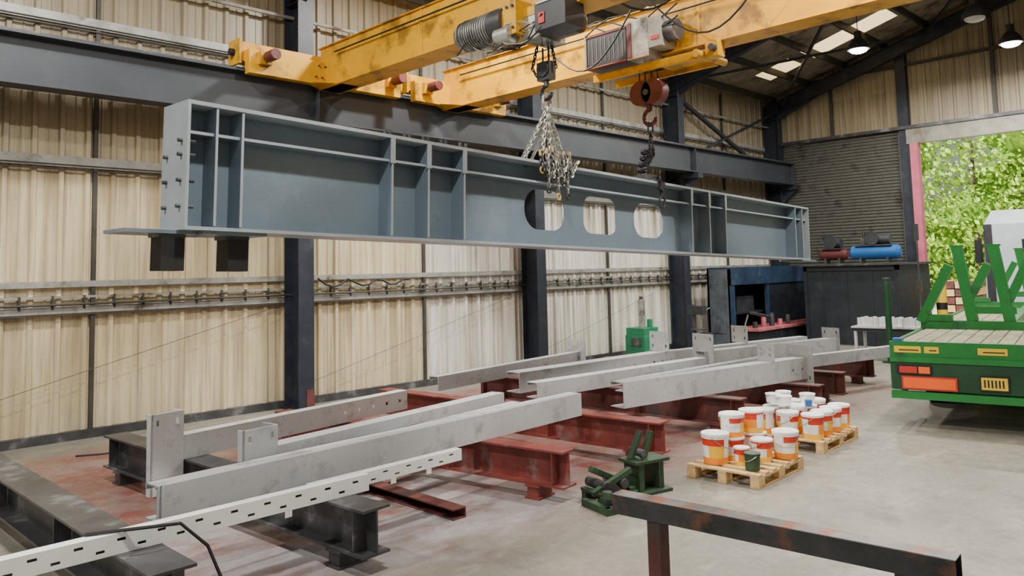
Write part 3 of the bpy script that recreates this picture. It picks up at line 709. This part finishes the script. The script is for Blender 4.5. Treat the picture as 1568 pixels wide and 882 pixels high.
for x, y in ((9.75, 4.9), (10.1, 4.75), (10.1, 5.08), (9.85, 5.1)): pail(b, x, y, z+.3405, .10, .12, 3, 0)
b.cyl((9.85, 4.62, z+.3405), (9.85, 4.62, z+.42), .045, 'blue'); b.done(smooth=40)

# ------------------------------------------------------------------ green mechanical stand on the floor
b = B('green_roller_stand', Matrix.Translation((6.42, 5.10, 0)) @ Matrix.Rotation(rad(-14), 4, 'Z') @ Matrix.Scale(1.12, 4))
b.b2((-.26, -.16, 0), (.15, -.10, .07), 'olive'); b.b2((-.26, .08, 0), (.15, .14, .07), 'olive'); b.b2((-.40, -.42, 0), (-.34, -.05, .06), 'olive'); b.b2((-.40, -.42, 0), (.1, -.37, .06), 'olive')
for x in (-.24, -.05, .1): b.b2((x-.03, -.14, .07), (x+.03, .14, .10), 'olive')
for x in (-.18, .02): b.cyl((x, -.14, .14), (x, .14, .14), .045, 'dksteel', n=12)
b.box((-.10, -.1, .17), (.45, .05, .05), 'olive', rot=(0, rad(-20), 0)); b.box((-.08, .03, .2), (.4, .05, .05), 'olive', rot=(0, rad(25), .2))
b.box((-.15, -.28, .10), (.5, .05, .06), 'olive', rot=(0, rad(12), .4)); b.cyl((-.30, -.30, .05), (-.30, -.30, .16), .05, 'dksteel')
ox = .36
b.b2((ox-.2, -.16, 0), (ox+.2, .16, .03), 'olive'); b.b2((ox-.15, -.11, .03), (ox-.09, .11, .27), 'olive'); b.b2((ox+.08, -.11, .03), (ox+.14, .11, .27), 'olive')
b.b2((ox-.2, -.13, .27), (ox+.2, .13, .30), 'olive')
b.box((ox-.1, 0, .42), (.04, .06, .28), 'olive', rot=(0, rad(28), 0)); b.box((ox+.04, 0, .41), (.04, .06, .26), 'olive', rot=(0, rad(24), 0)); b.cyl((ox-.08, -.1, .36), (ox-.08, .1, .36), .035, 'dksteel')
b.done(smooth=30, bevel=.004)

# ------------------------------------------------------------------ flatbed trailer
TT = Matrix.Translation((11.72, 4.25, 0)) @ Matrix.Rotation(rad(9.5), 4, 'Z')
b = B('flatbed_trailer', TT)
DW = 2.5; DL = 12.3
b.b2((.02, -DW+.06, 1.10), (DL, -.06, 1.15), 'deck')
for i in range(12): y = -.10 - i*.2; b.b2((.03, y-.185, 1.15), (DL, y, 1.165), 'deck')
b.b2((0, -DW, .98), (DL, -DW+.06, 1.17), 'green'); b.b2((0, -.06, .98), (DL, 0, 1.17), 'green'); b.b2((-.05, -DW, .97), (.02, 0, 1.18), 'green')
b.b2((DL-.06, -DW, .98), (DL, 0, 1.17), 'green')
b.b2((.02, -DW+.1, .90), (1.4, -.1, .97), 'greendk')
for y in (-.75, -1.75): b.ext(I_prof(.4, .14), (.1, y, .56), (DL, y, .56), 'greendk')
for x in (1.2, 3.0, 4.8, 6.6, 8.4, 10.2): b.b2((x, -DW+.1, .86), (x+.08, -.1, .97), 'greendk')
b.b2((-.06, -DW, .52), (-.02, 0, .93), 'greendk'); b.b2((-.10, -DW, .40), (.0, .0, .50), 'green'); b.b2((-.08, -DW, .90), (0, 0, .975), 'green')
b.b2((-.11, -DW, .40), (.7, -DW+.08, .48), 'green'); b.b2((-.0, -.08, .40), (.9, .0, .48), 'green')
for y in (-.18, -DW+.75):
    b.b2((-.085, y-.34, .74), (-.06, y+.10, .86), 'black'); b.b2((-.10, y-.16, .755), (-.085, y+.06, .845), 'redp'); b.b2((-.10, y-.32, .755), (-.085, y-.18, .845), 'orange')
b.b2((-.085, -.82, .53), (-.06, -.14, .71), 'redp'); b.b2((-.09, -.80, .55), (-.085, -.16, .69), 'orange')
b.b2((-.085, -1.42, .56), (-.06, -1.08, .76), 'black'); b.b2((-.09, -1.40, .58), (-.085, -1.10, .74), 'plate')
for i in range(6): b.b2((-.092, -1.36+i*.042, .61), (-.090, -1.34+i*.042, .71), 'black')
for y0, y1 in ((-.40, -.06), (-.62, -.44), (-1.42, -1.08)): b.b2((-.062, y0, 1.03), (-.05, y1, 1.12), 'plate'); b.b2((-.064, y0+.03, 1.06), (-.062, y1-.06, 1.075), 'black')
b.b2((-.04, -.16, 1.17), (.14, -.04, 1.22), 'blue')
for ax in (2.4, 3.7, 5.0):
    b.cyl((ax, -DW+.2, .5), (ax, -.2, .5), .06, 'dksteel')
    for ya, yb in ((-.42, -.12), (-DW+.12, -DW+.42)):
        b.cyl((ax, ya, .5), (ax, yb, .5), .5, 'black', n=32); b.cyl((ax, ya-.005, .5), (ax, yb+.005, .5), .27, 'dksteel', n=24)
    b.b2((ax-.1, -DW+.5, .5), (ax+.1, -.5, .6), 'dksteel')
b.b2((10.0, -.6, 0), (10.15, -.4, .9), 'dksteel'); b.b2((10.0, -DW+.4, 0), (10.15, -DW+.6, .9), 'dksteel')
for fxx in (2.7, 9.4):
    b.b2((fxx-.10, -DW+.05, 1.166), (fxx+.10, -.02, 1.30), 'green')
    b.b2((fxx-.12, -.5, 1.30), (fxx-.0, -.05, 1.40), 'green')
    for yp in (-.78, -1.30):
        b.bar((fxx, yp, 1.30), (fxx, yp+.16, 2.52), .16, .17, 'green', up=(1, 0, 0)); b.box((fxx, yp+.16, 2.53), (.18, .20, .03), 'green')
    b.bar((fxx-.05, -.02, 1.28), (fxx-.05, -.50, 2.22), .14, .16, 'green', up=(1, 0, 0))       # raking arm, wall side
    b.bar((fxx, -.74, 1.62), (fxx, -1.05, 2.22), .13, .12, 'green', up=(1, 0, 0))
    b.bar((fxx, -1.30, 1.62), (fxx, -1.62, 2.30), .13, .12, 'green', up=(1, 0, 0))
    b.b2((fxx-.07, -1.4, 1.42), (fxx+.05, -.75, 1.54), 'green')
    b.bar((fxx, -1.95, 1.30), (fxx, -1.75, 2.52), .16, .17, 'green', up=(1, 0, 0)); b.bar((fxx-.05, -2.45, 1.28), (fxx-.05, -2.0, 2.22), .14, .16, 'green', up=(1, 0, 0))
b.b2((2.8, -1.36, 1.166), (9.3, -1.22, 1.29), 'green')
b.done(smooth=30, bevel=.005)

TC = TT @ Matrix.Translation((13.6, 0, 0)); b = B('truck_cab', TC)
b.b2((-1.1, -1.9, .7), (2.6, -.6, 1.0), 'dkgrey')
b.add([(.3, -2.45, 1.0), (.3, -.05, 1.0), (2.4, -.05, 1.0), (2.4, -2.45, 1.0), (.3, -2.4, 3.3), (.3, -.1, 3.3), (2.1, -.15, 3.3), (2.1, -2.35, 3.3), (.55, -2.2, 3.7), (.55, -.3, 3.7), (1.7, -.35, 3.65), (1.7, -2.15, 3.65)],
      [(0, 1, 5, 4), (1, 2, 6, 5), (2, 3, 7, 6), (3, 0, 4, 7), (4, 5, 9, 8), (5, 6, 10, 9), (6, 7, 11, 10), (7, 4, 8, 11), (8, 9, 10, 11), (0, 3, 2, 1)], 'cabw')
b.b2((.27, -1.5, 2.4), (.295, -1.0, 2.85), 'glass'); b.b2((1.2, -.09, 2.1), (2.1, -.04, 2.95), 'glass'); b.b2((.25, -.3, 1.1), (.3, -.1, 3.3), 'dkgrey')
b.b2((1.9, .1, 2.2), (2.0, .3, 2.9), 'black')
for x in (-.3, 1.8):
    for ya, yb in ((-.45, -.1), (-2.4, -2.05)): b.cyl((x, ya, .5), (x, yb, .5), .5, 'black', n=28)
b.done(smooth=30, bevel=.04)

# ------------------------------------------------------------------ far end equipment
b = B('shipping_container')
x0, x1, y0, y1, zt = 22.3, 24.9, 7.75, 10.4, 2.22
b.b2((x0+.04, y0+.04, .0), (x1, y1, zt), 'cont')
for z in (0, zt-.14): b.b2((x0, y0, z), (x0+.1, y1, z+.14), 'cont')
for y in (y0, y1-.1): b.b2((x0, y, 0), (x0+.1, y+.1, zt), 'cont')
for y in (y0+.7, y0+1.4, y0+2.1): b.b2((x0+.025, y, .14), (x0+.04, y+.04, zt-.14), 'cont')
b.b2((x0-.1, y0-.1, zt), (x1+.05, y1+.1, zt+.06), 'dksteel')
b.done(smooth=0)
b = B('machine_enclosure')
b.b2((19.9, 11.45, 0), (19.96, 12.15, 2.2), 'boothg'); b.b2((19.9, 12.1, 0), (24.9, 12.16, 2.2), 'cont')
b.b2((19.9, 11.4, 0), (20.1, 11.5, 2.2), 'boothb'); b.b2((19.9, 11.38, 1.75), (24.9, 11.48, 2.2), 'boothb'); b.b2((19.9, 11.4, 2.2), (24.9, 12.15, 2.25), 'boothb')
b.b2((22.0, 11.4, 0), (22.12, 11.5, 1.75), 'boothb'); b.b2((24.8, 11.4, 0), (24.9, 12.1, 2.2), 'boothb'); b.b2((20.1, 11.4, 0), (24.8, 11.46, .55), 'pinkst')
b.b2((20.1, 11.6, .9), (24.8, 12.1, .95), 'cont'); b.b2((20.6, 11.65, .95), (21.6, 12.05, 1.4), 'dkgrey'); b.cyl((20.6, 11.2, .95), (21.8, 11.2, .75), .05, 'dksteel')
b.b2((19.88, 11.6, .4), (19.9, 12.05, 1.9), 'boothg'); b.b2((20.4, 10.9, 0), (23.4, 11.35, .45), 'cont'); b.b2((20.3, 10.85, .45), (23.5, 11.38, .52), 'pinkst')
for i in range(5): b.cyl((20.6+i*.5, 11.1, .52), (20.6+i*.5, 11.1, .7+.1*(i % 3)), .07, 'pinkst' if i % 2 else 'dksteel')
b.cyl((19.6, 11.1, .0), (20.4, 11.2, .9), .03, 'dksteel'); b.b2((22.12, 11.42, .55), (24.8, 11.46, 1.75), 'cont'); b.done(smooth=30)
def compressor(x, y, L, r, z, m):
    b = B('air_compressor')
    b.cyl((x, y-L/2, z+r+.1), (x, y+L/2, z+r+.1), r, m, n=28)
    for s_ in (-1, 1): b.cyl((x, y+s_*L/2, z+r+.1), (x, y+s_*(L/2+.07), z+r+.1), r, m, r2=r*.55, n=28); b.b2((x-.15, y+s_*L*.3-.03, z), (x+.15, y+s_*L*.3+.03, z+.16), 'dksteel')
    zt = z+2*r+.1; b.b2((x-.18, y-L*.4, zt-.02), (x+.18, y+L*.4, zt+.02), 'dksteel')
    b.cyl((x, y-L*.35, zt+.16), (x, y-.02, zt+.16), .14, 'dkgrey', n=20); b.b2((x-.1, y+.08, zt+.02), (x+.1, y+L*.3, zt+.22), 'dksteel')
    for i in range(5): b.b2((x-.13, y+.1+i*.05, zt+.22), (x+.13, y+.12+i*.05, zt+.40), 'dksteel')
    b.cyl((x-.2, y+.02, zt+.2), (x-.16, y+.02, zt+.2), .2, 'dkgrey', n=24)
    return b.done(smooth=35)
compressor(23.2, 8.65, 1.25, .20, 2.281, 'blue'); compressor(23.6, 10.02, .7, .17, 2.281, 'maroon')
b = B('hydraulic_power_unit', Matrix.Translation((16.4, 11.95, 0)))
b.b2((-.32, -.3, .08), (.32, .3, .62), 'green2'); b.b2((-.36, -.34, 0), (.36, .34, .08), 'dkgrey'); b.b2((-.3, -.28, .62), (.3, .28, .80), 'green2')
b.cyl((.0, 0, .8), (.0, 0, 1.5), .085, 'silver', n=20); b.cyl((0, 0, 1.5), (0, 0, 1.58), .05, 'dksteel'); b.b2((-.34, -.2, .35), (-.32, .1, .55), 'dksteel'); b.cyl((.2, -.1, .8), (.2, -.1, 1.0), .07, 'green2')
b.done(smooth=35, bevel=.01)
b = B('pedestal_drill', Matrix.Translation((18.1, 11.4, 0)))
b.b2((-.25, -.25, 0), (.25, .25, .06), 'dksteel'); b.cyl((0, .1, .06), (0, .1, 1.3), .05, 'dksteel'); b.box((0, -.05, .65), (.3, .35, .04), 'dksteel'); b.box((0, 0, 1.15), (.2, .45, .22), 'dkgrey'); b.cyl((0, -.15, .95), (0, -.15, 1.05), .03, 'silver'); b.cyl((.1, -.1, 1.1), (.3, -.2, 1.2), .012, 'silver')
b.box((.25, -.1, .3), (.2, .3, .5), 'dkgrey'); b.done(smooth=35)
b = B('work_table', Matrix.Translation((19.6, 7.1, 0)) @ Matrix.Rotation(rad(4), 4, 'Z'))
b.b2((-.4, -.75, .74), (.4, .75, .78), 'grey'); b.b2((-.36, -.7, .66), (.36, .7, .74), 'dkgrey')
for x in (-.36, .30):
    for y in (-.7, .64): b.b2((x, y, 0), (x+.06, y+.06, .66), 'grey')
b.done(smooth=0)
b = B('turned_steel_parts', Matrix.Translation((19.6, 7.1, 0)) @ Matrix.Rotation(rad(4), 4, 'Z'))
for i in range(3):
    for j in range(7): x, y = -.28+i*.26, -.62+j*.2; b.cyl((x, y, .781), (x, y, .80), .08, 'white', n=16); b.cyl((x, y, .80), (x, y, .98), .05, 'white', n=16)
b.done(smooth=35)
b = B('marker_post'); b.cyl((18.9, 6.85, 0), (18.9, 6.85, 1.9), .07, 'greendk'); b.cyl((18.9, 6.85, 0), (18.9, 6.85, .03), .18, 'greendk'); b.cyl((18.9, 6.85, 1.9), (18.9, 6.85, 1.94), .085, 'dksteel'); b.done(smooth=35)
b = B('signal_pole'); b.cyl((20.4, 6.62, 0), (20.4, 6.62, 3.2), .022, 'dksteel'); b.cyl((20.4, 6.62, 0), (20.4, 6.62, .04), .15, 'dksteel'); b.box((20.4, 6.62, 3.0), (.06, .1, .4), 'dkgrey'); b.box((20.4, 6.62, 1.7), (.06, .1, .3), 'rustrail'); b.done(smooth=35)
b = B('safety_bollard'); b.cyl((24.7, 7.45, 0), (24.7, 7.45, 1.7), .14, 'plate', n=20); b.cyl((24.7, 7.45, 1.7), (24.7, 7.45, 1.76), .14, 'plate', r2=.05, n=20); b.cyl((24.7, 7.45, .9), (24.7, 7.45, 1.1), .142, 'black', n=20); b.done(smooth=35)
b = B('air_hose'); b.tube([(1.7, 5.75, .650), (1.8, 5.70, .652), (2.0, 5.60, .652), (2.25, 5.57, .63), (2.42, 5.52, .45), (2.5, 5.45, .2), (2.55, 5.4, .03), (2.6, 5.2, .014), (2.5, 5.0, .014)], .012, 'black', n=6); b.done()
b = B('air_hose'); b.tube([(3.3+.25*i, 11.6-.2*math.sin(i*.8), .012+.0*i) for i in range(12)], .012, 'black', n=6); b.done()
b = B('wall_cable'); b.tube([(7.6+.16*i, 12.74, 2.25-.16*abs(math.sin(i*.75))) for i in range(14)], .018, 'black', n=6); b.done()

# ------------------------------------------------------------------ high bay lamps
def highbay(x, y, z, lit=True, power=350, r=.27):
    e = empty('high_bay_lamp', (x, y, z)); b = B('shade')
    prof = [(r, 0), (r*.98, .02), (r*.85, .14), (r*.55, .26), (r*.35, .30), (r*.33, .48), (r*.1, .50)]
    b.lathe((x, y, z), prof, 'dkgrey', 24); b.cyl((x, y, z+.5), (x, y, roofz(y)-.1), .012, 'dkgrey', n=6); b.done(e, smooth=40)
    b = B('diffuser_dome'); n = 6; b.lathe((x, y, z), [(r*.8*math.sin(k/n*math.pi/2)+.004, .0-.10*math.cos(k/n*math.pi/2)) for k in range(n+1)], 'lens' if lit else 'lensoff', 24); b.done(e)
    if lit and power:
        l = bpy.data.lights.new('lamp', 'AREA'); l.shape = 'DISK'; l.size = r*1.8; l.energy = power; l.color = (1, .97, .9)
        o = bpy.data.objects.new('lamp', l); SC.collection.objects.link(o); o.location = (x, y, z-.12); o.parent = e; o.matrix_parent_inverse = e.matrix_world.inverted()
highbay(20.5, 7.75, 7.8, power=420); highbay(22.8, 4.85, 7.75, power=420); highbay(19.9, 4.9, 7.8, False)
for x, y in ((14.5, 8.5), (8.6, 9.6), (2.5, 9.0), (15, 3), (9, 3), (3, 3), (-2, 6)): highbay(x, y, 8.2, True, 540)  # out-of-view lamps added to brighten the wall and hung girder

# ------------------------------------------------------------------ outside
b = B('tree_line')
for i in range(46):
    cx = random.uniform(46, 62); cy = random.uniform(4, 30); cz = random.uniform(.5, 13); R = random.uniform(1.2, 2.2)
    n = 8; prof = [(R*math.sin(math.pi*k/n)*random.uniform(.8, 1.1)+.02, cz - R*math.cos(math.pi*k/n)) for k in range(n+1)]
    b.lathe((cx, cy, 0), prof, 'leafdk', 10)
for i in range(9): x, y = random.uniform(44, 58), 5+i*2.6; b.cyl((x, y, 0), (x, y, 9), .2, 'bark', r2=.08, n=8)
for i in range(26000):
    c = Vector((random.uniform(40, 56), random.uniform(4, 26), random.uniform(0, 13.5)))
    if math.sin(c.y*1.3+c.z*.7)+math.sin(c.z*1.6+c.x*.8)+math.cos(c.x*.7-c.y*.5) < -1.2: continue
    s_ = random.uniform(.08, .22); a = Vector((random.uniform(-1, 1), random.uniform(-1, 1), random.uniform(-1, 1))).normalized(); q = a.orthogonal().normalized(); w2 = a.cross(q)
    b.add([c-q*s_, c-w2*s_*.6, c+q*s_, c+w2*s_*.6], [(0, 1, 2, 3)], 'leaf' if random.random() < .85 else 'leafdk')
b.done(smooth=0, fix=False)
b = B('timber_stack')
for i in range(5):
    for j in range(4): b.bar((33+.0*i, 9.0+j*.32, .16+i*.3), (33.0+3, 9.3+j*.32, .16+i*.3), .28, .26, 'wood' if (i+j) % 2 else 'redbr')
b.done(smooth=0)

# ------------------------------------------------------------------ sky & sun
w = bpy.data.worlds.new('world'); SC.world = w; w.use_nodes = True; nt = w.node_tree; bg = nt.nodes['Background']
sk = nt.nodes.new('ShaderNodeTexSky'); sk.sky_type = 'NISHITA'; sk.sun_disc = False; sk.sun_elevation = rad(50); sk.sun_rotation = rad(200); sk.air_density = 1.5; sk.dust_density = 4
nt.links.new(sk.outputs[0], bg.inputs[0]); bg.inputs[1].default_value = .115
sun = bpy.data.lights.new('sun', 'SUN'); sun.energy = 12; sun.angle = rad(1); sun.color = (1, .96, .88)
so = bpy.data.objects.new('sun', sun); SC.collection.objects.link(so); dr = Vector((.55, -.55, -.9)); so.rotation_euler = dr.to_track_quat('-Z', 'Y').to_euler(); so.location = (0, 20, 30)
